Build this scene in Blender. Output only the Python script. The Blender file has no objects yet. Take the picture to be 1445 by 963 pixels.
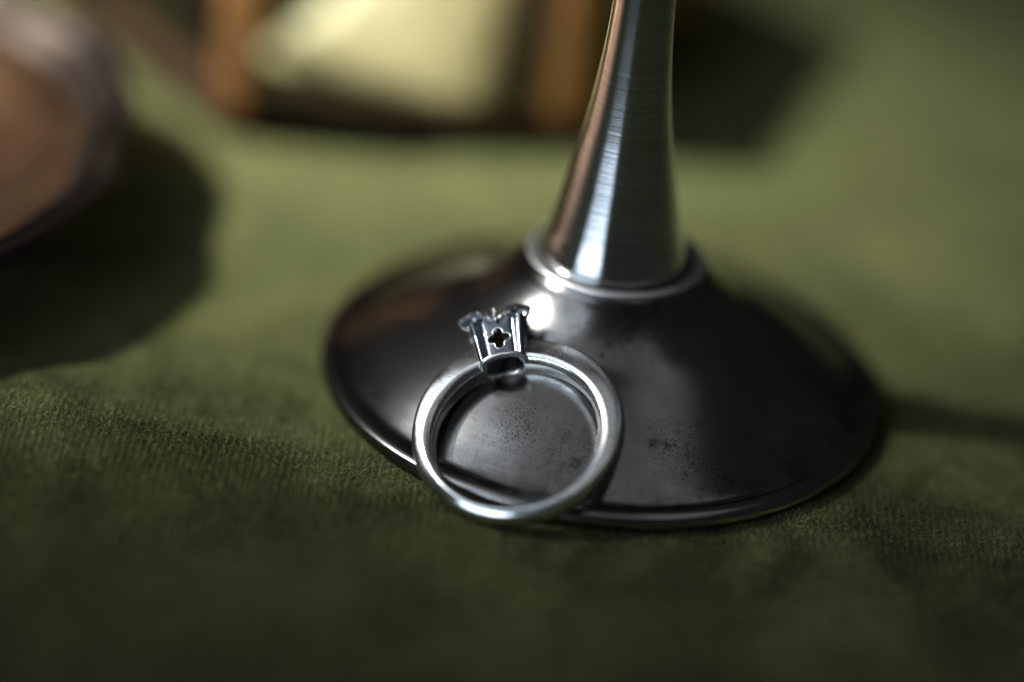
import bpy, bmesh, math, random
import numpy as np
from mathutils import Vector, Matrix, noise
R = math.radians
MM = 0.001
sc = bpy.context.scene
col = sc.collection
random.seed(7)

# ------------------------------------------------------------------ camera
FW = Vector((0, 0.87063058, -0.49193739))
RT = Vector((0.99409617, 0.05337645, 0.09446562))
UP = Vector((-0.10850253, 0.48903307, 0.86549053))
CAM = Vector((-1.875, -225.26927, 147.34509))
cd = bpy.data.cameras.new('camera')
cam = bpy.data.objects.new('camera', cd)
col.objects.link(cam)
cam.matrix_world = Matrix.Translation(CAM * MM) @ Matrix((RT, UP, -FW)).transposed().to_4x4()
cd.sensor_width = 36
cd.lens = 100
cd.clip_start = 0.01
cd.clip_end = 20
cd.dof.use_dof = True
cd.dof.focus_distance = 0.2745
cd.dof.aperture_fstop = 3.6
sc.camera = cam

# ------------------------------------------------------------------ world, lamps, exposure
w = bpy.data.worlds.new('World')
sc.world = w
w.use_nodes = True
w.node_tree.nodes['Background'].inputs[0].default_value = (0.95, 0.97, 1.0, 1)
w.node_tree.nodes['Background'].inputs[1].default_value = 0.026
sc.view_settings.view_transform = 'Standard'
sc.view_settings.look = 'None'
sc.view_settings.exposure = 0
sc.view_settings.gamma = 1


def area(name, az, el, dist, target, sx, sy, radiance, color, spread=180):
    """az: degrees left of straight towards the camera; lamp faces its target (mm)."""
    d = Vector((-math.sin(R(az)) * math.cos(R(el)), -math.cos(R(az)) * math.cos(R(el)), math.sin(R(el))))
    l = bpy.data.lights.new(name, 'AREA')
    l.shape = 'RECTANGLE'
    l.size = sx
    l.size_y = sy
    l.energy = radiance * math.pi * sx * sy
    l.color = color
    l.spread = R(spread)
    o = bpy.data.objects.new(name, l)
    col.objects.link(o)
    o.location = Vector(target) * MM + d * dist
    o.rotation_euler = d.to_track_quat('Z', 'Y').to_euler()
    return o


def spot(name, az, el, dist, target, radius, size, watts, color):
    d = Vector((-math.sin(R(az)) * math.cos(R(el)), -math.cos(R(az)) * math.cos(R(el)), math.sin(R(el))))
    l = bpy.data.lights.new(name, 'SPOT')
    l.shadow_soft_size = radius
    l.spot_size = R(size)
    l.spot_blend = 1.0
    l.energy = watts
    l.color = color
    o = bpy.data.objects.new(name, l)
    col.objects.link(o)
    o.location = Vector(target) * MM + d * dist
    o.rotation_euler = d.to_track_quat('Z', 'Y').to_euler()


spot('window_key', 88, 45, 0.90, (-38, 85, 0), 0.058, 8.6, 275, (1.0, 0.97, 0.90))
area('low_window', 36, 9, 0.95, (0, 30, 15), 0.58, 0.46, 4.6, (0.68, 0.83, 1.0))
area('cool_fill', 74, 49, 0.75, (0, 20, 0), 0.74, 0.48, 1.35, (0.74, 0.87, 1.0))  # unseen fill lamp, added upper left to brighten the silver
area('ceiling_fill', 0, 88, 0.90, (25, 20, 0), 0.85, 0.60, 0.24, (0.93, 0.97, 1.0))  # unseen overhead fill, added to lift the goblet foot

# ------------------------------------------------------------------ material helpers


class NT:
    def __init__(s, name):
        s.m = bpy.data.materials.new(name)
        s.m.use_nodes = True
        s.t = s.m.node_tree
        s.b = s.t.nodes['Principled BSDF']
        s.tc = s.t.nodes.new('ShaderNodeTexCoord')

    def n(s, typ, **kw):
        nd = s.t.nodes.new(typ)
        for k, v in kw.items():
            setattr(nd, k, v)
        return nd

    def link(s, a, b):
        s.t.links.new(a, b)

    def mapping(s, scale, rot=(0, 0, 0)):
        mp = s.n('ShaderNodeMapping')
        mp.inputs['Scale'].default_value = scale
        mp.inputs['Rotation'].default_value = rot
        s.link(s.tc.outputs['Object'], mp.inputs['Vector'])
        return mp.outputs['Vector']

    def noise(s, vec, scale, detail=4, rough=0.6, dist=0):
        nd = s.n('ShaderNodeTexNoise')
        nd.inputs['Scale'].default_value = scale
        nd.inputs['Detail'].default_value = detail
        nd.inputs['Roughness'].default_value = rough
        nd.inputs['Distortion'].default_value = dist
        s.link(vec, nd.inputs['Vector'])
        return nd.outputs['Fac']

    def ramp(s, fac, stops):
        nd = s.n('ShaderNodeValToRGB')
        el = nd.color_ramp.elements
        while len(el) > 1:
            el.remove(el[-1])
        el[0].position = stops[0][0]
        c = stops[0][1]
        el[0].color = (c, c, c, 1) if not isinstance(c, tuple) else (*c, 1)
        for p, c in stops[1:]:
            e = el.new(p)
            e.color = (c, c, c, 1) if not isinstance(c, tuple) else (*c, 1)
        s.link(fac, nd.inputs['Fac'])
        return nd.outputs['Color']

    def mix(s, fac, a, b, mode='MIX'):
        nd = s.n('ShaderNodeMix', data_type='RGBA', blend_type=mode)
        for sock, v in ((nd.inputs['Factor'], fac), (nd.inputs['A'], a), (nd.inputs['B'], b)):
            if isinstance(v, (int, float)):
                sock.default_value = v
            elif isinstance(v, tuple):
                sock.default_value = (*v, 1)
            else:
                s.link(v, sock)
        return nd.outputs['Result']

    def math(s, op, a, b=None):
        nd = s.n('ShaderNodeMath', operation=op)
        for i, v in enumerate((a, b)):
            if v is None:
                continue
            if isinstance(v, (int, float)):
                nd.inputs[i].default_value = v
            else:
                s.link(v, nd.inputs[i])
        return nd.outputs[0]

    def bump(s, h, dist, strength=1.0, prev=None):
        nd = s.n('ShaderNodeBump')
        nd.inputs['Distance'].default_value = dist
        nd.inputs['Strength'].default_value = strength
        s.link(h, nd.inputs['Height'])
        if prev is not None:
            s.link(prev, nd.inputs['Normal'])
        return nd.outputs['Normal']

    def set(s, **kw):
        for k, v in kw.items():
            k = k.replace('_', ' ')
            if isinstance(v, (int, float)):
                s.b.inputs[k].default_value = v
            elif isinstance(v, tuple):
                s.b.inputs[k].default_value = (*v, 1)
            else:
                s.link(v, s.b.inputs[k])


def mat_velvet():
    s = NT('green_velvet')
    v = s.mapping((1, 1, 1))
    # pile lean: large patches where the nap lies another way
    nap = s.noise(s.mapping((1, 0.7, 1)), 38, 3, 0.55, 0.6)
    grain = s.noise(v, 3200, 2, 0.7)
    wob = s.noise(v, 260, 3, 0.6)
    sep = s.n('ShaderNodeSeparateXYZ')
    s.link(v, sep.inputs[0])
    ph = s.math('ADD', s.math('MULTIPLY', sep.outputs['X'], 2 * math.pi / 0.00072), s.math('MULTIPLY', wob, 7.0))
    rib = s.math('SINE', ph)
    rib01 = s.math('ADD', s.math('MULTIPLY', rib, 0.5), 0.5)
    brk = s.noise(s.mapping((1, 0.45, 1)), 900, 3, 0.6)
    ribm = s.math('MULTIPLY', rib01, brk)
    n1 = s.bump(ribm, 0.00020, 1.0)
    n2 = s.bump(grain, 0.00012, 0.9, n1)
    nap2 = s.noise(s.mapping((1, 0.6, 1), (0, 0, 0.5)), 130, 4, 0.6, 0.8)
    base = s.mix(s.ramp(nap, [(0.32, 0.0), (0.68, 1.0)]), (0.028, 0.033, 0.009), (0.059, 0.065, 0.021))
    base = s.mix(s.ramp(nap2, [(0.34, 0.7), (0.52, 0.0)]), base, (0.020, 0.024, 0.007))
    crush = s.noise(s.mapping((1, 0.8, 1), (0, 0, 0.3)), 52, 4, 0.62, 1.0)
    base = s.mix(s.ramp(crush, [(0.36, 0.72), (0.50, 0.0)]), base, (0.022, 0.026, 0.008))
    base = s.mix(s.ramp(crush, [(0.54, 0.0), (0.70, 0.5)]), base, (0.13, 0.14, 0.055))
    base = s.mix(s.ramp(grain, [(0.46, 0.0), (0.66, 1.0)]), base, (0.130, 0.136, 0.052))
    base = s.mix(s.ramp(grain, [(0.33, 0.8), (0.46, 0.0)]), base, (0.016, 0.019, 0.006))
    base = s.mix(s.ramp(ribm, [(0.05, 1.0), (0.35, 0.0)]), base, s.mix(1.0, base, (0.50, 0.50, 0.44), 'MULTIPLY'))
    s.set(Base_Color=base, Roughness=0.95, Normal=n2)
    s.set(Sheen_Weight=0.22, Sheen_Roughness=0.45, Sheen_Tint=(0.86, 0.95, 0.50))
    s.b.inputs['Specular IOR Level'].default_value = 0.05
    return s.m


def mat_silver_ring(name, base=(0.72, 0.73, 0.74), r0=0.16, r1=0.36, dark=0.35):
    s = NT(name)
    v = s.mapping((1, 1, 1))
    big = s.noise(v, 260, 4, 0.6, 0.4)
    fine = s.noise(v, 3800, 3, 0.7)
    tarn = s.ramp(big, [(0.38, 0.0), (0.68, 1.0)])
    pit = s.ramp(s.math('MULTIPLY', fine, big), [(0.30, 0.0), (0.44, 1.0)])
    c = s.mix(s.math('MULTIPLY', tarn, dark), base, (0.16, 0.17, 0.185))
    c = s.mix(s.math('MULTIPLY', pit, 0.6), c, (0.10, 0.10, 0.105))
    rough = s.math('ADD', r0, s.math('MULTIPLY', tarn, r1 - r0))
    scr = s.noise(s.mapping((400, 6000, 900), (0.3, 0.2, 0.7)), 1.0, 2, 0.6)
    nb = s.bump(scr, 0.000016, 0.65)
    nb = s.bump(big, 0.00012, 0.35, nb)
    s.set(Base_Color=c, Metallic=1.0, Roughness=rough, Normal=nb)
    return s.m


def mat_goblet(name, brushed=False, stains=()):
    s = NT(name)
    v = s.mapping((1, 1, 1))
    big = s.noise(v, 60, 5, 0.62, 0.5)
    allsp = 0.0
    if stains:
        # tarnish pitting: soft-edged colonies at their own places on the foot
        m = None
        for cx, cy, cz, rad in stains:
            dn = s.n('ShaderNodeVectorMath', operation='DISTANCE')
            s.link(v, dn.inputs[0])
            dn.inputs[1].default_value = (cx * MM, cy * MM, cz * MM)
            g = s.ramp(s.math('DIVIDE', dn.outputs['Value'], rad * MM), [(0.15, 1.0), (1.0, 0.0)])
            m = g if m is None else s.math('MAXIMUM', m, g)
        m = s.math('MULTIPLY', m, s.math('ADD', 0.6, s.noise(v, 300, 3, 0.6)))
        sp = s.math('ADD', s.noise(v, 6500, 3, 0.7), s.math('MULTIPLY', m, 0.155))
        sp = s.ramp(sp, [(0.70, 0.0), (0.77, 1.0)])
        bl = s.math('ADD', s.noise(v, 750, 4, 0.7), s.math('MULTIPLY', m, 0.18))
        bl = s.math('MULTIPLY', s.ramp(bl, [(0.69, 0.0), (0.90, 1.0)]), 0.8)
        allsp = s.math('MAXIMUM', sp, bl)
    c = s.mix(s.ramp(big, [(0.35, 0.0), (0.7, 1.0)]), (0.33, 0.32, 0.31), (0.17, 0.16, 0.15))
    if stains:
        sp3 = s.n('ShaderNodeSeparateXYZ')
        s.link(v, sp3.inputs[0])
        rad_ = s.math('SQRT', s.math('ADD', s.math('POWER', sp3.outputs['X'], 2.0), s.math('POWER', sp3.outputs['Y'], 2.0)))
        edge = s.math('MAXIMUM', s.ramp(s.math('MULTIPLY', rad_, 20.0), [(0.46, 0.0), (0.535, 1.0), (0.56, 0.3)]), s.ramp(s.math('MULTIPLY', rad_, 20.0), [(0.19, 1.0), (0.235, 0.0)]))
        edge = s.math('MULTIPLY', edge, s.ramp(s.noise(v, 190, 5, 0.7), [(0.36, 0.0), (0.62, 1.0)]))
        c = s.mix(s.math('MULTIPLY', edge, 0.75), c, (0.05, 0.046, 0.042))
        s.b.inputs['Specular Tint'].default_value = (0.42, 0.41, 0.40, 1)
        c = s.mix(s.math('MULTIPLY', allsp, 0.97), c, (0.002, 0.002, 0.002))
    rough = s.math('ADD', s.math('MULTIPLY', big, 0.14), s.math('ADD', 0.12 if not brushed else 0.08, s.math('MULTIPLY', allsp, 0.12)))
    # turning marks: fine rings round the axis (radius and height only)
    sep = s.n('ShaderNodeSeparateXYZ')
    s.link(v, sep.inputs[0])
    rr = s.math('SQRT', s.math('ADD', s.math('POWER', sep.outputs['X'], 2.0), s.math('POWER', sep.outputs['Y'], 2.0)))
    comb = s.n('ShaderNodeCombineXYZ')
    s.link(s.math('MULTIPLY', rr, 4200.0), comb.inputs['X'])
    s.link(s.math('MULTIPLY', sep.outputs['Z'], 4200.0), comb.inputs['Y'])
    s.link(s.math('MULTIPLY', s.noise(v, 45, 2, 0.5), 1.6), comb.inputs['Z'])
    lines = s.noise(comb.outputs[0], 1.0, 3, 0.65)
    nb = s.bump(lines, 0.000016 if not brushed else 0.00002, 0.55)
    s.set(Base_Color=c, Metallic=1.0, Roughness=rough, Normal=nb)
    if brushed:
        c2 = s.mix(s.ramp(lines, [(0.3, 0.0), (0.7, 1.0)]), (0.42, 0.42, 0.43), (0.60, 0.60, 0.61))
        s.link(c2, s.b.inputs['Base Color'])
        tg = s.n('ShaderNodeTangent', direction_type='RADIAL', axis='Z')
        s.link(tg.outputs[0], s.b.inputs['Tangent'])
        s.b.inputs['Anisotropic'].default_value = 0.7
        s.b.inputs['Anisotropic Rotation'].default_value = 0.25
        s.link(s.math('ADD', 0.10, s.math('MULTIPLY', big, 0.10)), s.b.inputs['Roughness'])
    return s.m


def mat_plain(name, c, rough=0.4, metal=0.0, var=0.35, scale=120, bump=0.00005, spec=0.5):
    s = NT(name)
    v = s.mapping((1, 1, 1))
    nz = s.noise(v, scale, 5, 0.65, 0.5)
    dk = tuple(x * (1 - var) for x in c)
    s.set(Base_Color=s.mix(s.ramp(nz, [(0.3, 0.0), (0.7, 1.0)]), dk, c), Metallic=metal,
          Roughness=s.math('ADD', rough - 0.08, s.math('MULTIPLY', nz, 0.16)), Normal=s.bump(nz, bump, 0.5))
    s.b.inputs['Specular IOR Level'].default_value = spec
    return s.m


def mat_glass():
    s = NT('clear_glass')
    lw = s.n('ShaderNodeLayerWeight')
    fr = s.math('ADD', 0.03, s.math('MULTIPLY', s.math('POWER', lw.outputs['Facing'], 4.0), 0.6))
    tr = s.n('ShaderNodeBsdfTransparent')
    tr.inputs['Color'].default_value = (0.90, 0.94, 0.92, 1)
    gl = s.n('ShaderNodeBsdfGlossy')
    gl.inputs['Roughness'].default_value = 0.026
    mx = s.n('ShaderNodeMixShader')
    s.link(fr, mx.inputs[0])
    s.link(tr.outputs[0], mx.inputs[1])
    s.link(gl.outputs[0], mx.inputs[2])
    s.link(mx.outputs[0], s.t.nodes['Material Output'].inputs['Surface'])
    return s.m


def mat_garnet():
    s = NT('dark_garnet')
    v = s.mapping((1, 1, 1))
    nz = s.noise(v, 900, 3, 0.6)
    s.set(Base_Color=s.mix(nz, (0.02, 0.001, 0.002), (0.05, 0.003, 0.004)), Roughness=0.06, IOR=1.75)
    s.b.inputs['Coat Weight'].default_value = 0.5
    return s.m


M_VELVET = mat_velvet()


def mat_pile():
    s = NT('velvet_fibre')
    v = s.mapping((1, 1, 1))
    one = s.noise(v, 5200, 1, 0.5)
    nap2 = s.noise(s.mapping((1, 0.6, 1), (0, 0, 0.5)), 130, 4, 0.6, 0.8)
    c = s.mix(s.ramp(one, [(0.36, 0.0), (0.66, 1.0)]), (0.060, 0.067, 0.022), (0.36, 0.37, 0.165))
    c = s.mix(s.ramp(nap2, [(0.34, 0.75), (0.52, 0.0)]), c, (0.022, 0.025, 0.007))
    crush = s.noise(s.mapping((1, 0.8, 1), (0, 0, 0.3)), 52, 4, 0.62, 1.0)
    c = s.mix(s.ramp(crush, [(0.37, 0.88), (0.51, 0.0)]), c, (0.020, 0.028, 0.008))
    c = s.mix(s.ramp(crush, [(0.53, 0.0), (0.68, 0.7)]), c, (0.34, 0.35, 0.16))
    s.set(Base_Color=c, Roughness=0.6, Sheen_Weight=0.22, Sheen_Roughness=0.4, Sheen_Tint=(0.9, 0.95, 0.6))
    s.b.inputs['Specular IOR Level'].default_value = 0.15
    return s.m


M_PILE = mat_pile()
M_RING = mat_silver_ring('oxidised_silver', (0.90, 0.90, 0.89), 0.14, 0.32, 0.4)
M_SETTING = mat_silver_ring('setting_silver', (0.22, 0.245, 0.29), 0.13, 0.26, 0.7)
M_EDGE = mat_silver_ring('worn_bright_silver', (0.90, 0.90, 0.88), 0.26, 0.36, 0.1)
M_PETAL = mat_silver_ring('petal_silver', (0.52, 0.54, 0.57), 0.20, 0.32, 0.5)
M_COLLAR = mat_silver_ring('collar_silver', (0.74, 0.73, 0.74), 0.34, 0.44, 0.3)
M_FOOT = mat_goblet('tarnished_silver', False, ((-8, -20.5, 6, 8.5), (-3, -23, 5, 7), (8, -21.5, 5.5, 8), (12, -22.5, 4.5, 6), (0, -10, 11, 9)))
M_STEM = mat_goblet('brushed_silver', True)
M_DISH = mat_plain('bronze_brown', (0.17, 0.095, 0.052), 0.40, 1.05, 0.75, 75, 0.0002)
M_RIM = mat_plain('worn_pewter', (0.036, 0.028, 0.024), 0.46, 1.0, 0.5, 300, 0.00008)
M_RAIL = mat_plain('dark_copper', (0.16, 0.075, 0.03), 0.4, 0.8, 0.5, 200, 0.0001)
M_BRASS = mat_plain('aged_brass', (0.40, 0.30, 0.13), 0.4, 0.9, 0.5, 120, 0.0001)
M_COPPER = mat_plain('copper_strip', (0.66, 0.32, 0.12), 0.38, 0.8, 0.45, 200, 0.0001)
M_BASE_SHADE = mat_plain('base_shade_dark', (0.012, 0.008, 0.005), 0.6, 0.0, 0.5, 300, 0.0001, 0.05)  # near black: shade under the box put into the base colour
M_CUSHION = mat_plain('pale_gold_satin', (0.46, 0.34, 0.17), 0.45, 0.0, 0.2, 240, 0.0002)
M_GLASS = mat_glass()
M_GARNET = mat_garnet()

# ------------------------------------------------------------------ mesh helpers (all sizes in mm)


def obj(name, verts, faces, mat, parent=None, smooth=True, auto=None):
    me = bpy.data.meshes.new(name)
    me.from_pydata([(x * MM, y * MM, z * MM) for x, y, z in verts], [], faces)
    bm = bmesh.new()
    bm.from_mesh(me)
    bmesh.ops.recalc_face_normals(bm, faces=bm.faces)
    bm.to_mesh(me)
    bm.free()
    if smooth:
        me.shade_smooth()
    if auto:
        me.set_sharp_from_angle(angle=R(auto))
    me.materials.append(mat)
    o = bpy.data.objects.new(name, me)
    col.objects.link(o)
    if parent:
        o.parent = parent
    return o


def thing(name, label, cat, mw=Matrix(), group=None):
    o = bpy.data.objects.new(name, None)
    o.empty_display_size = 0.005
    col.objects.link(o)
    o.matrix_world = mw
    o['label'] = label
    o['category'] = cat
    if group:
        o['group'] = group
    return o


def lathe(prof, seg=160, wob=None):
    """profile list of (r,z); closed tip when r==0"""
    V, F = [], []
    n = len(prof)
    for i in range(seg):
        a = 2 * math.pi * i / seg
        for j, (r, z) in enumerate(prof):
            k = 1 + (wob(a, r, z) if wob else 0)
            V.append((r * k * math.cos(a), r * k * math.sin(a), z))
    for i in range(seg):
        i2 = (i + 1) % seg
        for j in range(n - 1):
            F.append((i * n + j, i2 * n + j, i2 * n + j + 1, i * n + j + 1))
    return V, F


def spline(pts, n=8):
    """Catmull-Rom through (r,z) points"""
    out = []
    P = [pts[0]] + list(pts) + [pts[-1]]
    for i in range(1, len(P) - 2):
        p0, p1, p2, p3 = P[i - 1], P[i], P[i + 1], P[i + 2]
        for k in range(n):
            t = k / n
            out.append(tuple(0.5 * (2 * b + (-a + c) * t + (2 * a - 5 * b + 4 * c - d) * t * t + (-a + 3 * b - 3 * c + d) * t ** 3)
                             for a, b, c, d in zip(p0, p1, p2, p3)))
    out.append(tuple(pts[-1]))
    return out


def merge(*parts):
    V, F = [], []
    for v, f in parts:
        o = len(V)
        V += v
        F += [tuple(i + o for i in q) for q in f]
    return V, F


def ball(c, r, seg=12, rings=8, sq=(1, 1, 1)):
    V, F = [], []
    for j in range(1, rings):
        th = math.pi * j / rings
        for i in range(seg):
            a = 2 * math.pi * i / seg
            V.append((c[0] + r * sq[0] * math.sin(th) * math.cos(a), c[1] + r * sq[1] * math.sin(th) * math.sin(a), c[2] + r * sq[2] * math.cos(th)))
    for j in range(rings - 2):
        for i in range(seg):
            F.append((j * seg + i, j * seg + (i + 1) % seg, (j + 1) * seg + (i + 1) % seg, (j + 1) * seg + i))
    t = len(V)
    V.append((c[0], c[1], c[2] + r * sq[2]))
    V.append((c[0], c[1], c[2] - r * sq[2]))
    for i in range(seg):
        F.append((t, i, (i + 1) % seg))
        b = (rings - 2) * seg
        F.append((t + 1, b + (i + 1) % seg, b + i))
    return V, F


def tube(path, radii, seg=10, flat=1.0):
    """swept tube along 3D path with capped ends"""
    V, F = [], []
    n = len(path)
    P = [Vector(p) for p in path]
    ref = Vector((0, 0, 1))
    for k in range(n):
        d = (P[min(k + 1, n - 1)] - P[max(k - 1, 0)]).normalized()
        s = d.cross(ref)
        if s.length < 0.05:
            s = d.cross(Vector((0, 1, 0)))
        s.normalize()
        q = s.cross(d)
        for i in range(seg):
            a = 2 * math.pi * i / seg
            p = P[k] + s * (radii[k] * math.cos(a)) + q * (radii[k] * flat * math.sin(a))
            V.append(tuple(p))
    for k in range(n - 1):
        for i in range(seg):
            F.append((k * seg + i, k * seg + (i + 1) % seg, (k + 1) * seg + (i + 1) % seg, (k + 1) * seg + i))
    F.append(tuple(range(seg))[::-1])
    F.append(tuple(range((n - 1) * seg, n * seg)))
    return V, F


def box(x0, x1, y0, y1, z0, z1):
    V = [(x0, y0, z0), (x1, y0, z0), (x1, y1, z0), (x0, y1, z0), (x0, y0, z1), (x1, y0, z1), (x1, y1, z1), (x0, y1, z1)]
    F = [(0, 3, 2, 1), (4, 5, 6, 7), (0, 1, 5, 4), (1, 2, 6, 5), (2, 3, 7, 6), (3, 0, 4, 7)]
    return V, F


def bevel(o, wmm, seg=2):
    md = o.modifiers.new('bevel', 'BEVEL')
    md.width = wmm * MM
    md.segments = seg
    md.limit_method = 'ANGLE'


def fn(x, y, z=0, s=1.0):
    return noise.noise(Vector((x * s, y * s, z * s)))


# ------------------------------------------------------------------ velvet cloth (the surface)
def cloth_h(x, y):
    h = 0.9 * fn(x, y, 3, 0.022) + 0.55 * fn(x, y, 9, 0.065) + 0.20 * fn(x, y, 5, 0.17)
    # a soft fold running across the left foreground
    ln = y - (3.0 - 0.22 * (x + 30))
    wgt = 1 / (1 + math.exp((x + 14) / 5.0))
    h += 1.5 * wgt * math.exp(-(ln / 11.0) ** 2)
    # lies flat under the things that stand on it
    d = math.hypot(x - 7.65, y - 29.5)
    k = min(1, max(0, (d - 29.5) / 14))
    k = k * k * (3 - 2 * k)
    d2 = math.hypot(x + 1, y + 1)
    k2 = min(1, max(0, (d2 - 4) / 10))
    k2 = k2 * k2 * (3 - 2 * k2)
    d3 = math.hypot(x + 22, y - 113)
    k3 = min(1, max(0, (d3 - 42) / 10))
    d4 = math.hypot(x + 93, y - 42)
    k4 = min(1, max(0, (d4 - 30) / 8))
    return (h + 0.0) * k * k2 * k3 * k4 - 0.03 * (1 - k * k2)


def axis_pts(a, b, step, far):
    pts = [a + i * step for i in range(int((b - a) / step) + 1)]
    lo, hi, s = [], [], step
    p = a
    while p > -far:
        s *= 1.25
        p -= s
        lo.append(p)
    s, p = step, pts[-1]
    while p < far:
        s *= 1.25
        p += s
        hi.append(p)
    return lo[::-1] + pts + hi


xs = axis_pts(-64, 76, 0.6, 600)
ys = axis_pts(-45, 150, 0.6, 600)
V = [(x, y, cloth_h(x, y)) for y in ys for x in xs]
nx = len(xs)
F = [(j * nx + i, j * nx + i + 1, (j + 1) * nx + i + 1, (j + 1) * nx + i) for j in range(len(ys) - 1) for i in range(nx - 1)]
cloth = obj('velvet_cloth', V, F, M_VELVET)
cloth['kind'] = 'structure'
cloth['label'] = 'olive green ribbed velvet cloth spread under everything'

# ------------------------------------------------------------------ goblet
GX, GY = 7.647, 29.48
gob = thing('goblet', 'tall tarnished silver goblet with a flared round foot and brushed stem', 'goblet',
            Matrix.Translation(Vector((GX, GY, 0)) * MM))
foot_prof = [(26.5, 0.9), (27.6, 0.25), (28.3, 0.08), (28.75, 0.35), (28.98, 0.95), (28.78, 1.6), (28.2, 1.96), (27.6, 2.0), (27.1, 1.93), (26.5, 2.1), (25.2, 2.95),
             (23.5, 4.15), (21.5, 5.5), (19, 7.05), (16.5, 8.45), (14.3, 9.65), (12.5, 10.95), (11.1, 12.2), (10.1, 13.3), (9.5, 14.05), (9.0, 14.5), (8.3, 14.75), (6.5, 14.8)]
top = spline(foot_prof, 6)
under = spline([(6.0, 13.8), (9.0, 13.0), (12.0, 9.5), (16, 7.2), (21.5, 4.4), (25, 2.0), (26.5, 0.9)], 5)[:-1]
V, F = lathe(under + top, 220, lambda a, r, z: 0.006 * fn(math.cos(a) * 1.3, math.sin(a) * 1.3, z * 0.1) * (r / 28))
obj('foot', V, F, M_FOOT, gob)
# collar: a rounded bead soldered where the stem meets the foot
cp = [(8.45 + 0.66 * math.cos(t), 14.62 + 0.34 * math.sin(t)) for t in [2 * math.pi * k / 18 for k in range(19)]]
V, F = lathe(cp, 160)
obj('collar', V, F, M_COLLAR, gob)
stem_prof = spline([(0.5, 14.6), (7.0, 14.8), (7.45, 15.2), (7.25, 16.2), (6.65, 18.2), (5.85, 21.5), (5.0, 25.5), (4.25, 29.5), (3.65, 34.0), (3.2, 39), (2.95, 44), (2.85, 49), (2.85, 55),
                    (3.0, 70), (3.2, 80), (4.2, 85), (4.7, 87), (4.3, 89), (3.6, 91), (4.2, 94), (7.5, 97)], 8)
V, F = lathe(stem_prof, 140)
stem = obj('stem', V, F, M_STEM, gob)
stem.location.x = -0.4 * MM
bowl = spline([(r * 0.8 if r > 8 else r, z + 20) for r, z in [(7.3, 76.8), (12, 78.5), (19, 84), (25, 93), (28.5, 105), (29.5, 118), (30, 132), (30.6, 140), (30.2, 140.6), (29.6, 140), (29.0, 132), (28.5, 118), (27.5, 105.5), (24, 94), (18, 85.5), (10, 80), (0.3, 78.6)]], 6)
V, F = lathe(bowl, 120)
bowl_ = obj('bowl', V, F, M_FOOT, gob)
bowl_.location.x = -0.4 * MM

# ------------------------------------------------------------------ ring
RN = Vector((-0.22024846, -0.4516188, 0.8645988))
RU = Vector((0.89881032, -0.43833779, 0.0))
RV = Vector((0.37898632, 0.77711032, 0.50246285))
RC = Vector((-0.418, 7.114, 5.799))
RI, RO, OX, OY, WD = 7.95, 10.36, -0.30, 0.83, 2.33
base = RC + RU * OX + RV * (OY - RO) - RN * (WD / 2)
mw = Matrix((RU, RV, RN)).transposed().to_4x4()
mw.translation = base * MM
mw.translation.z -= 0.25 * MM
ring = thing('silver_ring', 'oxidised silver ring with a crown setting leaning on the goblet foot', 'ring', mw)
off = Vector((-OX, -(OY - RO), WD / 2))     # ring centre (inner circle) in local mm


def band_mesh():
    N = 240
    V, F = [], []
    sec = None
    for i in range(N):
        a = 2 * math.pi * i / N
        ca, sa = math.cos(a), math.sin(a)
        # outer radius along this direction measured from the inner centre
        b = ca * OX + sa * OY
        ro = b + math.sqrt(b * b - (OX * OX + OY * OY) + RO * RO)
        ri = RI + 0.03 * fn(ca * 2, sa * 2, 4.2)
        ro += 0.07 * fn(ca * 2.6, sa * 2.6, 1.7) + 0.02 * fn(ca * 9, sa * 9, 2.7)
        hw = WD / 2 + 0.06 * fn(ca * 2.2, sa * 2.2, 8.1) + 0.25 * max(0, math.cos(a - R(126))) ** 3
        th = ro - ri
        m = ri + th * 0.52
        bk = 0.6 * max(0, math.cos(a - R(258))) ** 1.5
        tp = max(0, math.cos(a - R(112)))
        # the outer half of the front is filed to a slope, except along the right side
        k = 0.12 + 0.62 * max(0, math.cos(a - R(262))) ** 1.5 + 0.95 * tp ** 4
        dr = (0.30 + 0.16 * th) * k
        ob = 0.36 * max(0, math.cos(a - R(255)))
        z1, z0 = hw - dr - 0.20, bk - hw
        # (radial, axial) going round: inner wall, inner front chamfer, front, sloped facet, outer wall, back
        sec = [(ri + 0.10, bk - hw + 0.22), (ri, -hw + 0.5), (ri - 0.03, 0), (ri + 0.02, hw - 0.66), (ri + 0.08, hw - 0.52), (ri + 0.34, hw - 0.20), (ri + 0.46, hw - 0.10),
               (ri + th * (0.33 - 0.10 * tp), hw - 0.02), (ri + th * (0.42 - 0.15 * tp), hw + 0.01), (ri + th * (0.48 - 0.17 * tp), hw - 0.02), (ri + th * (0.62 - 0.06 * tp), hw - dr * 0.32), (ri + th * 0.84, hw - dr), (ro - 0.10 - ob * 0.15, z1), (ro - 0.03 - ob * 0.12, z1 + (z0 - z1) * 0.22), (ro + 0.01 - ob * 0.06, z1 + (z0 - z1) * 0.55),
               (ro - 0.04, z1 + (z0 - z1) * 0.80), (ro - 0.16, z1 + (z0 - z1) * 0.90), (ro - 0.36, bk - hw + 0.10), (ro - 0.6, bk - hw + 0.01), (m, bk - hw - 0.02), (ri + 0.35, bk - hw + 0.03)]
        for r, z in sec:
            V.append((off.x + r * ca, off.y + r * sa, off.z + z))
    n = len(sec)
    for i in range(N):
        i2 = (i + 1) % N
        for j in range(n):
            F.append((i * n + j, i2 * n + j, i2 * n + (j + 1) % n, i * n + (j + 1) % n))
    return V, F



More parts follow.
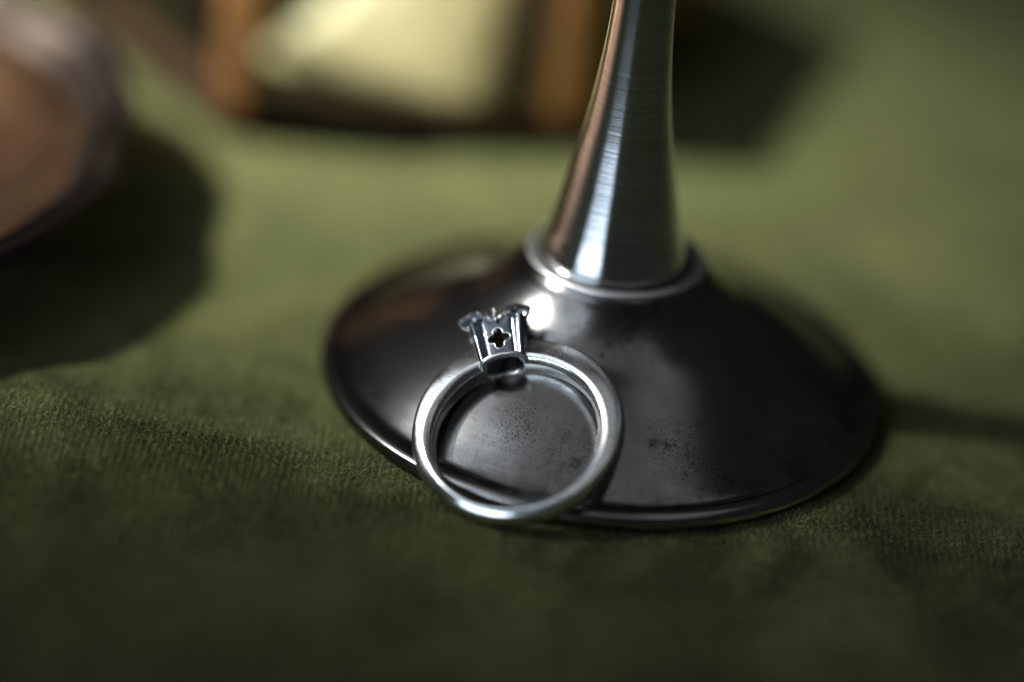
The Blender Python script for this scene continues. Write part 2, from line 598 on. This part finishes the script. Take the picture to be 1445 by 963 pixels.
# head frame in ring-local mm: X tangential (to the right), Y towards the back, Z outward
HA = R(126)
hz = Vector((math.cos(HA), math.sin(HA), 0))
hx = Vector((math.sin(HA), -math.cos(HA), 0))
hy = Vector((0, 0, -1))


def hp(p):
    q = off + hx * p[0] + hy * p[1] + hz * p[2]
    return tuple(q)


def hobj(name, VF, mat, parent, **k):
    return obj(name, [hp(p) for p in VF[0]], VF[1], mat, parent, **k)


BK = 0.66     # the back of the collet is shallower than the front


def collet():
    """square-ish tube with rounded corner posts, walls pierced by quatrefoils; lower edge arched over the finger"""
    seg = 168
    rows = 10
    outer, inner = [], []

    def rad(a, t, th):
        p = 4.2
        s = 2.22 + 0.34 * t - th
        r = s / ((abs(math.cos(a)) ** p + abs(math.sin(a)) ** p) ** (1 / p))
        # corner posts: raised ribs on either side of each corner
        if th == 0:
            q = (a - math.pi / 4) % (math.pi / 2)
            q = min(q, math.pi / 2 - q)
            r += (0.34 * math.exp(-(q / 0.125) ** 4) - 0.14 * math.exp(-((q - 0.215) / 0.05) ** 2)) * (1 + 0.4 * t) + 0.2 * max(0, (t - 0.62) / 0.38) ** 2 * math.exp(-(q / 0.32) ** 2)
        return r

    V, F = [], []
    for th in (0, 0.48):
        for j in range(rows + 1):
            t = j / rows
            for i in range(seg):
                a = 2 * math.pi * i / seg
                r = rad(a, t, th)
                x, y = r * math.cos(a), r * math.sin(a)
                if y > 0:
                    y *= BK
                zb = math.sqrt(8.75 ** 2 - x * x) - 0.45   # saddle cut of the finger hole
                zt = 12.35
                V.append((x, y, zb + (zt - zb) * t))
    def idx(s_, j, i):
        return s_ * (rows + 1) * seg + j * seg + i % seg
    for i in range(seg):
        for j in range(rows):
            F.append((idx(0, j, i), idx(0, j, i + 1), idx(0, j + 1, i + 1), idx(0, j + 1, i)))
            F.append((idx(1, j, i), idx(1, j + 1, i), idx(1, j + 1, i + 1), idx(1, j, i + 1)))
        F.append((idx(0, 0, i), idx(1, 0, i), idx(1, 0, i + 1), idx(0, 0, i + 1)))
        F.append((idx(0, rows, i), idx(0, rows, i + 1), idx(1, rows, i + 1), idx(1, rows, i)))
    return V, F


def quatrefoil_cutter(cz, length=4.0):
    """prism with a quatrefoil outline, axis along -Y, from y=0 to y=-length"""
    pts = []
    lr, lo = 0.47, 0.68
    for k in range(4):
        b = k * math.pi / 2
        cx, cy = lo * math.cos(b), lo * math.sin(b)
        for q in range(-5, 6):
            a = b + q * R(100) / 5
            pts.append((cx + lr * math.cos(a), cy + lr * math.sin(a)))
    n = len(pts)
    V = [(x, 0.0, cz + z) for x, z in pts] + [(x, -length, cz + z) for x, z in pts]
    F = [tuple(range(n)), tuple(range(n, 2 * n))[::-1]] + [(i, i + n, (i + 1) % n + n, (i + 1) % n) for i in range(n)]
    return V, F


def raw(VF):
    me = bpy.data.meshes.new('tmp')
    me.from_pydata([Vector(v) for v in VF[0]], [], VF[1])
    bm = bmesh.new()
    bm.from_mesh(me)
    bmesh.ops.recalc_face_normals(bm, faces=bm.faces)
    bm.to_mesh(me)
    bm.free()
    o = bpy.data.objects.new('tmp', me)
    col.objects.link(o)
    return o


cutter_parts = []
QZ = 10.15
for k in range(4):
    v, f = quatrefoil_cutter(QZ)
    ca, sa = math.cos(k * math.pi / 2), math.sin(k * math.pi / 2)
    cutter_parts.append(([(x * ca - y * sa, x * sa + y * ca, z) for x, y, z in v], f))
tmp = raw(collet())
cuts = [raw(c) for c in cutter_parts]
for c in cuts:
    md = tmp.modifiers.new('cut', 'BOOLEAN')
    md.operation = 'DIFFERENCE'
    md.solver = 'EXACT'
    md.object = c
dg = bpy.context.evaluated_depsgraph_get()
dg.update()
em = tmp.evaluated_get(dg).to_mesh()
cv = [tuple(v.co) for v in em.vertices]
cf = [tuple(p.vertices) for p in em.polygons]
for o in [tmp] + cuts:
    me = o.data
    bpy.data.objects.remove(o)
    bpy.data.meshes.remove(me)
setting = hobj('setting', (cv, cf), M_SETTING, ring, auto=32)
bevel(setting, 0.05, 2)
setting.modifiers['bevel'].angle_limit = R(40)

# the collet's rolled lower edge, following the finger curve
path = []
for i in range(96):
    a = 2 * math.pi * i / 96
    r = 2.16 / ((abs(math.cos(a)) ** 4.2 + abs(math.sin(a)) ** 4.2) ** (1 / 4.2))
    x = r * math.cos(a)
    y = r * math.sin(a)
    if y > 0:
        x = 2.16 * math.cos(a)
        y = 2.16 * BK * math.sin(a)
    path.append(Vector((x, y, math.sqrt(8.75 ** 2 - x * x) - 0.50)))
V, F = [], []
for i, p in enumerate(path):
    d = Vector((p.x, p.y, 0)).normalized()
    for j in range(10):
        t = 2 * math.pi * j / 10
        V.append(tuple(p + d * (0.34 + 0.10 * max(0, math.sin(2 * math.pi * i / 96))) * math.cos(t) + Vector((0, 0, 0.28 * math.sin(t)))))
F = [(i * 10 + j, ((i + 1) % 96) * 10 + j, ((i + 1) % 96) * 10 + (j + 1) % 10, i * 10 + (j + 1) % 10) for i in range(96) for j in range(10)]
hobj('lower_rim', (V, F), M_EDGE, setting)

# worn bright edge round each quatrefoil opening
lr, lo = 0.49, 0.68
for side_ in range(4):
    pts = []
    for k in range(4):
        b = k * math.pi / 2
        for q in range(-6, 7):
            a = b + q * R(104) / 6
            pts.append((lo * math.cos(b) + lr * math.cos(a), lo * math.sin(b) + lr * math.sin(a)))
    V, F = [], []
    n_ = len(pts)
    ca, sa = math.cos(side_ * math.pi / 2), math.sin(side_ * math.pi / 2)
    for i, (px_, pz_) in enumerate(pts):
        nx_, nz_ = pts[(i + 1) % n_][1] - pts[i - 1][1], -(pts[(i + 1) % n_][0] - pts[i - 1][0])
        ln_ = math.hypot(nx_, nz_)
        sf = 2.22 + 0.34 * (QZ + pz_ - 8.25) / 4.1
        yy = -(sf ** 4.2 - abs(px_) ** 4.2) ** (1 / 4.2)
        for j in range(6):
            t = 2 * math.pi * j / 6
            x, y, z = px_ + nx_ / ln_ * 0.075 * math.cos(t), yy + 0.06 * math.sin(t), QZ + pz_ + nz_ / ln_ * 0.075 * math.cos(t)
            x, y = x * ca - y * sa, x * sa + y * ca
            V.append((x, y * (BK if y > 0 else 1), z))
    F = [(i * 6 + j, ((i + 1) % n_) * 6 + j, ((i + 1) % n_) * 6 + (j + 1) % 6, i * 6 + (j + 1) % 6) for i in range(n_) for j in range(6)]
    hobj('quatrefoil_edge', (V, F), M_EDGE, setting)

# bore the band out where the open collet passes through it
bc_ = raw(([(1.95 * math.cos(a), 1.95 * math.sin(a) * (BK if math.sin(a) > 0 else 1), z) for z in (6.0, 13.5) for a in [2 * math.pi * i / 64 for i in range(64)]],
           [tuple(range(64))[::-1], tuple(range(64, 128))] + [(i, (i + 1) % 64, (i + 1) % 64 + 64, i + 64) for i in range(64)]))
bt = raw(band_mesh())
md = bt.modifiers.new('subdiv', 'SUBSURF')
md.levels = md.render_levels = 1
md = bt.modifiers.new('cut', 'BOOLEAN')
md.operation = 'DIFFERENCE'
md.solver = 'EXACT'
md.object = bc_
for v in bc_.data.vertices:
    v.co = Vector(hp(v.co))
dg = bpy.context.evaluated_depsgraph_get()
dg.update()
em = bt.evaluated_get(dg).to_mesh()
bv, bf = [tuple(v.co) for v in em.vertices], [tuple(p.vertices) for p in em.polygons]
for o in (bt, bc_):
    me = o.data
    bpy.data.objects.remove(o)
    bpy.data.meshes.remove(me)
obj('band', bv, bf, M_RING, ring, auto=45)

# seat ring on top of the collet, joined into the crown's petals
def petal(ang, reach, z, wid, up, face):
    """thin scalloped cup at a corner, opening outward, carried on a flaring post"""
    NU, NV = 26, 8
    V, F = [], []
    d = Vector((math.cos(ang), math.sin(ang), 0))
    fd = Vector((math.cos(face), math.sin(face), 0))
    s = Vector((-math.sin(face), math.cos(face), 0))
    ax = (fd * 0.93 + Vector((0, 0, up))).normalized()
    q = ax.cross(s)
    if q.z < 0:
        q = -q
    c = d * reach + Vector((0, 0, z))
    for lay, sc_ in ((0, 1.0), (1, 0.88)):
        for j in range(NV + 1):
            ph = (math.pi / 2) * j / NV
            for i in range(NU):
                a = 2 * math.pi * i / NU
                rr = math.cos(ph) ** 0.8 * sc_ * (1 + 0.07 * math.cos(5 * a))
                p = c + s * (wid * rr * math.sin(a)) + q * (1.0 * rr * math.cos(a)) + ax * (-1.1 * math.sin(ph) * sc_ + 0.20 * math.sin(a) ** 2 * rr - 0.12 * math.cos(a) * rr)
                V.append(tuple(p))
    def idx(l, j, i):
        return l * (NV + 1) * NU + j * NU + i % NU
    for i in range(NU):
        for j in range(NV):
            F.append((idx(0, j, i), idx(0, j + 1, i), idx(0, j + 1, i + 1), idx(0, j, i + 1)))
            F.append((idx(1, j, i), idx(1, j, i + 1), idx(1, j + 1, i + 1), idx(1, j + 1, i)))
        F.append((idx(0, 0, i), idx(0, 0, i + 1), idx(1, 0, i + 1), idx(1, 0, i)))
    w_ = c - ax * 0.8
    post = tube([tuple(d * 2.45 + Vector((0, 0, 9.9))), tuple(d * 2.62 + Vector((0, 0, 10.9))), tuple(w_ * 0.5 + (d * 2.75 + Vector((0, 0, 11.5))) * 0.5), tuple(w_)],
                [0.30, 0.36, 0.44, 0.42], 12)
    claw = tube([tuple(d * 2.3 + Vector((0, 0, z - 0.6))), tuple(d * 2.35 + Vector((0, 0, z + 0.5))), tuple(d * 1.95 + Vector((0, 0, z + 0.95)))], [0.42, 0.36, 0.22], 10)
    return merge((V, F), post, claw, ball(tuple(d * 1.95 + Vector((0, 0, z + 0.98))), 0.27, 12, 8))


def prong(ang, z, reach):
    """claw between two petals: a tab with curled tips and small beads"""
    d = Vector((math.cos(ang), math.sin(ang), 0))
    s = Vector((-math.sin(ang), math.cos(ang), 0))
    parts = []
    for sg in (-1, 1):
        path = [d * 2.2 + s * sg * 0.25 + Vector((0, 0, z - 1.0)), d * (reach - 0.05) + s * sg * 0.42 + Vector((0, 0, z - 0.6)), d * reach + s * sg * 0.78 + Vector((0, 0, z)),
                d * (reach - 0.30) + s * sg * 0.86 + Vector((0, 0, z + 0.52))]
        parts.append(tube([tuple(p) for p in path], [0.24, 0.30, 0.28, 0.13], 9, 0.8))
    for q, (dz, dr, r) in enumerate([(-0.80, 0.30, 0.27), (-0.26, 0.24, 0.25), (0.26, 0.10, 0.24), (0.74, -0.14, 0.23)]):
        c = d * (reach + dr - 0.1) + s * (0.05 * (-1) ** q) + Vector((0, 0, z + dz))
        parts.append(ball(tuple(c), r, 12, 8))
    for sg in (-1, 1):
        for off_, dz in ((0.62, -0.55), (1.02, -0.30), (1.36, -0.12)):
            parts.append(ball(tuple(d * (reach + 0.06) + s * (sg * off_) + Vector((0, 0, z + dz))), 0.21, 10, 8))
    parts.append(tube([tuple(d * 2.15 + Vector((0, 0, z - 1.1))), tuple(d * (reach - 0.25) + Vector((0, 0, z - 0.4))), tuple(d * (reach - 0.55) + Vector((0, 0, z + 0.5)))], [0.3, 0.34, 0.2], 9))
    return merge(*parts)


for a, rc, z, up, fa in ((-136, 3.4, 13.0, 0.16, -112), (-43, 3.25, 13.05, 0.14, -70), (45, 2.8, 14.0, 0.5, 45), (135, 2.8, 14.1, 0.5, 135)):
    hobj('petal', petal(R(a), rc, z, 1.30, up, R(fa)), M_PETAL, setting, auto=50)
for a, z, rc in ((-90, 12.9, 2.5), (0, 12.6, 2.75), (90, 13.3, 2.5), (180, 12.9, 2.55)):
    hobj('prong', prong(R(a), z, rc), M_PETAL, setting)
gp = spline([(0.02, 10.9), (1.2, 11.3), (2.0, 12.1), (2.15, 12.6), (1.95, 13.3), (1.4, 13.85), (0.7, 14.1), (0.02, 14.2)], 5)
hobj('gemstone', lathe(gp, 48), M_GARNET, ring)

# ------------------------------------------------------------------ brown dish at the left
DX, DY = -93.0, 48.5
dish = thing('dish', 'brown metal dish with a lobed raised rim at the left', 'dish', Matrix.Translation(Vector((DX, DY, 0.3)) * MM))


def lobe(a, r):
    k = (r / 48.0) ** 6
    return -0.050 * k * abs(math.sin(4 * (a + 0.36))) ** 6 + 0.010 * k * math.cos(8 * a)


dprof = spline([(0.4, 0.0), (25, 0.0), (26.5, 0.5), (27, 1.2), (34, 3.6), (43.0, 7.1), (43.2, 8.2), (41.6, 7.9), (39, 7.0), (31, 4.2), (22, 2.6), (0.4, 2.2)], 5)
V, F = lathe(dprof, 288, lambda a, r, z: lobe(a, r))
obj('body', V, F, M_DISH, dish)
rprof = spline([(42.4, 7.0), (45, 7.9), (47.6, 8.9), (48.6, 9.5), (48.9, 10.3), (48.4, 11.0), (47.4, 11.0), (46.7, 10.4), (46.1, 9.9), (45.3, 10.1), (44.7, 10.3), (44.0, 9.9), (43.5, 9.3), (43.0, 8.9), (42.6, 8.5), (42.3, 8.0), (42.1, 7.5), (42.4, 7.0)], 5)
V, F = lathe(rprof, 288, lambda a, r, z: lobe(a, r) + 0.0015 * fn(a * 9, z))
obj('rim', V, F, M_RIM, dish)

# ------------------------------------------------------------------ hexagonal glass box with copper edges
p0, p1 = Vector((-37.5, 77.6, 0)), Vector((1.8, 84.6, 0))
side = (p1 - p0).length
ex = (p1 - p0).normalized()
ey = Vector((-ex.y, ex.x, 0))
bc = (p0 + p1) / 2 + ey * (side * math.sqrt(3) / 2)
bmw = Matrix((ex, ey, Vector((0, 0, 1)))).transposed().to_4x4()
bmw.translation = bc * MM
gb = thing('glass_box', 'six sided glass box with copper edges standing behind the goblet', 'glass box', bmw)
HB = 23.0
PH = 3.4
hexp = [Vector((side * math.cos(R(240 + 60 * k)), side * math.sin(R(240 + 60 * k)), 0)) for k in range(6)]
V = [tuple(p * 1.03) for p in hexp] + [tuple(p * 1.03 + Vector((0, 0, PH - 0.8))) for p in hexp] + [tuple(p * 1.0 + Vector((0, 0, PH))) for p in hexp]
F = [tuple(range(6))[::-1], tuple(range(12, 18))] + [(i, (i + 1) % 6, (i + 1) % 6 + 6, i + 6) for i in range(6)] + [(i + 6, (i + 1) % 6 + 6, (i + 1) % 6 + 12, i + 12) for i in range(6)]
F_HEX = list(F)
obj('base', V, F, M_BASE_SHADE, gb, smooth=False)  # plinth added to stand in for the dark shadow under the box
pm = None
for k in range(6):
    p, q = hexp[k], hexp[(k + 1) % 6]
    ax = (q - p).normalized()
    ay = Vector((-ax.y, ax.x, 0))
    V, F = box(-2.0, 2.0, -2.0, 2.0, PH + 0.02, HB)
    ang = math.atan2(p.y, p.x)
    c_, s_ = math.cos(ang), math.sin(ang)
    o = obj('post', [(x * c_ - y * s_ + p.x * 0.985, x * s_ + y * c_ + p.y * 0.985, z) for x, y, z in V], F, M_COPPER, gb, smooth=False)
    bevel(o, 0.4)
    for z0 in (PH + 0.03, HB - 1.3):
        V, F = box(2.3, side - 2.3, -0.8, 0.9, z0, z0 + 1.3)
        o = obj('rail', [tuple(p * 0.985 + ax * x + ay * y + Vector((0, 0, z))) for x, y, z in V], F, M_RAIL, gb, smooth=False)
        bevel(o, 0.3)
    V, F = box(2.35, side - 2.35, -0.4, 0.6, PH + 1.35, HB - 1.35)
    obj('glass_panel' if k not in (1, 2) else 'shade_panel', [tuple(p * 0.985 + ax * x + ay * y + Vector((0, 0, z))) for x, y, z in V], F, M_GLASS if k not in (1, 2) else M_BRASS, gb, smooth=False)  # right-hand panels made opaque, added to cast the box's shadow

V = [tuple(p * 1.01 + Vector((0, 0, HB + 0.1))) for p in hexp] + [tuple(p * 1.01 + Vector((0, 0, HB + 1.4))) for p in hexp] + [tuple(p * 0.98 + Vector((0, 0, HB + 1.8))) for p in hexp]
obj('lid', V, F_HEX, M_GLASS, gb, smooth=False)

# pale gold cushion leaning inside the box
cv, cf = [], []
cmw = bmw @ Matrix.Translation(Vector((1.0, -20.5, PH + 7.6)) * MM) @ Matrix.Rotation(R(-24), 4, 'Z') @ Matrix.Rotation(R(58), 4, 'X')
NC = 28
for sgn in (1, -1):
    for j in range(NC + 1):
        for i in range(NC + 1):
            u_, v_ = 2 * i / NC - 1, 2 * j / NC - 1
            e = (1 - u_ ** 4) * (1 - v_ ** 4)
            hh = 5.0 * max(0, e) ** 0.5
            xl = -16 + 17 * max(0, (v_ + 0.7) / 1.7)
            x = xl + (14 - xl) * (u_ + 1) / 2
            y = 12 * v_ * (1 - 0.06 * (1 - u_ * u_))
            cv.append((x, y, sgn * 0.75 * hh + 0.4 * fn(x, y, 0, 0.12) + 0.25 * fn(x, y, 4, 0.35)))
n1 = NC + 1
for s_ in (0, 1):
    for j in range(NC):
        for i in range(NC):
            b = s_ * n1 * n1 + j * n1 + i
            cf.append((b, b + 1, b + n1 + 1, b + n1))
cush = obj('cushion', cv, cf, M_CUSHION)
cush.matrix_world = cmw
cush['label'] = 'pale gold cushion inside the glass box'
cush['category'] = 'cushion'


# ------------------------------------------------------------------ velvet pile: short leaning fibres in rows, where the lens can resolve them
rng = np.random.default_rng(11)
NF = 420000
fx = rng.uniform(-66, 66, NF)
fy = np.concatenate([rng.normal(8, 13, NF * 2 // 3), rng.uniform(-34, 60, NF - NF * 2 // 3)])
row = 0.72
wv = 0.14 * np.sin(fy * 1.7 + fx * 0.35) + 0.12 * np.sin(fy * 0.8 - fx * 0.9) + 0.08 * np.sin(fy * 4.3 + 1.3 * fx)
ph = np.round((fx + wv) / row)
fx = ph * row - wv + rng.normal(0, 0.20, NF)
d = np.hypot(fx - GX, fy - GY)
keep = (d > 28.2) & (np.hypot(fx + 94, fy - 49) > 26) & (fy > -34) & (fy < 60)
fx, fy = fx[keep], fy[keep]
n = len(fx)
# height of the cloth under each fibre, from the grid by bilinear lookup
gx, gy = np.array(xs), np.array(ys)
gz = np.array([v.co.z for v in cloth.data.vertices]).reshape(len(ys), len(xs)) / MM
ix = np.clip(np.searchsorted(gx, fx) - 1, 0, len(gx) - 2)
iy = np.clip(np.searchsorted(gy, fy) - 1, 0, len(gy) - 2)
tx = (fx - gx[ix]) / (gx[ix + 1] - gx[ix])
ty = (fy - gy[iy]) / (gy[iy + 1] - gy[iy])
fz = gz[iy, ix] * (1 - tx) * (1 - ty) + gz[iy, ix + 1] * tx * (1 - ty) + gz[iy + 1, ix] * (1 - tx) * ty + gz[iy + 1, ix + 1] * tx * ty
nap = 0.5 * np.sin(fx * 0.21 + 1.5 * np.sin(fy * 0.13)) + 0.5 * np.sin(fy * 0.17 - fx * 0.09)
hgt = rng.uniform(0.16, 0.36, n)
ln = 0.20 + 0.12 * nap
ang = rng.uniform(0, 2 * np.pi, n)
lx = 0.05 + rng.normal(0, 0.10, n)
ly = -ln + rng.normal(0, 0.10, n)
wd = rng.uniform(0.025, 0.05, n)
bx, by = np.cos(ang) * wd, np.sin(ang) * wd
co = np.empty((n, 3, 3))
co[:, 0] = np.stack([fx - bx, fy - by, fz - 0.03], 1)
co[:, 1] = np.stack([fx + bx, fy + by, fz - 0.03], 1)
co[:, 2] = np.stack([fx + lx, fy + ly, fz + hgt], 1)
me = bpy.data.meshes.new('velvet_pile')
me.vertices.add(n * 3)
me.vertices.foreach_set('co', (co * MM).ravel())
me.loops.add(n * 3)
me.loops.foreach_set('vertex_index', np.arange(n * 3, dtype=np.int32))
me.polygons.add(n)
me.polygons.foreach_set('loop_start', np.arange(0, n * 3, 3, dtype=np.int32))
me.update(calc_edges=True)
me.materials.append(M_PILE)
pile = bpy.data.objects.new('velvet_pile', me)
col.objects.link(pile)
pile['kind'] = 'stuff'
pile['label'] = 'short green velvet pile covering the cloth'
pile['category'] = 'pile'
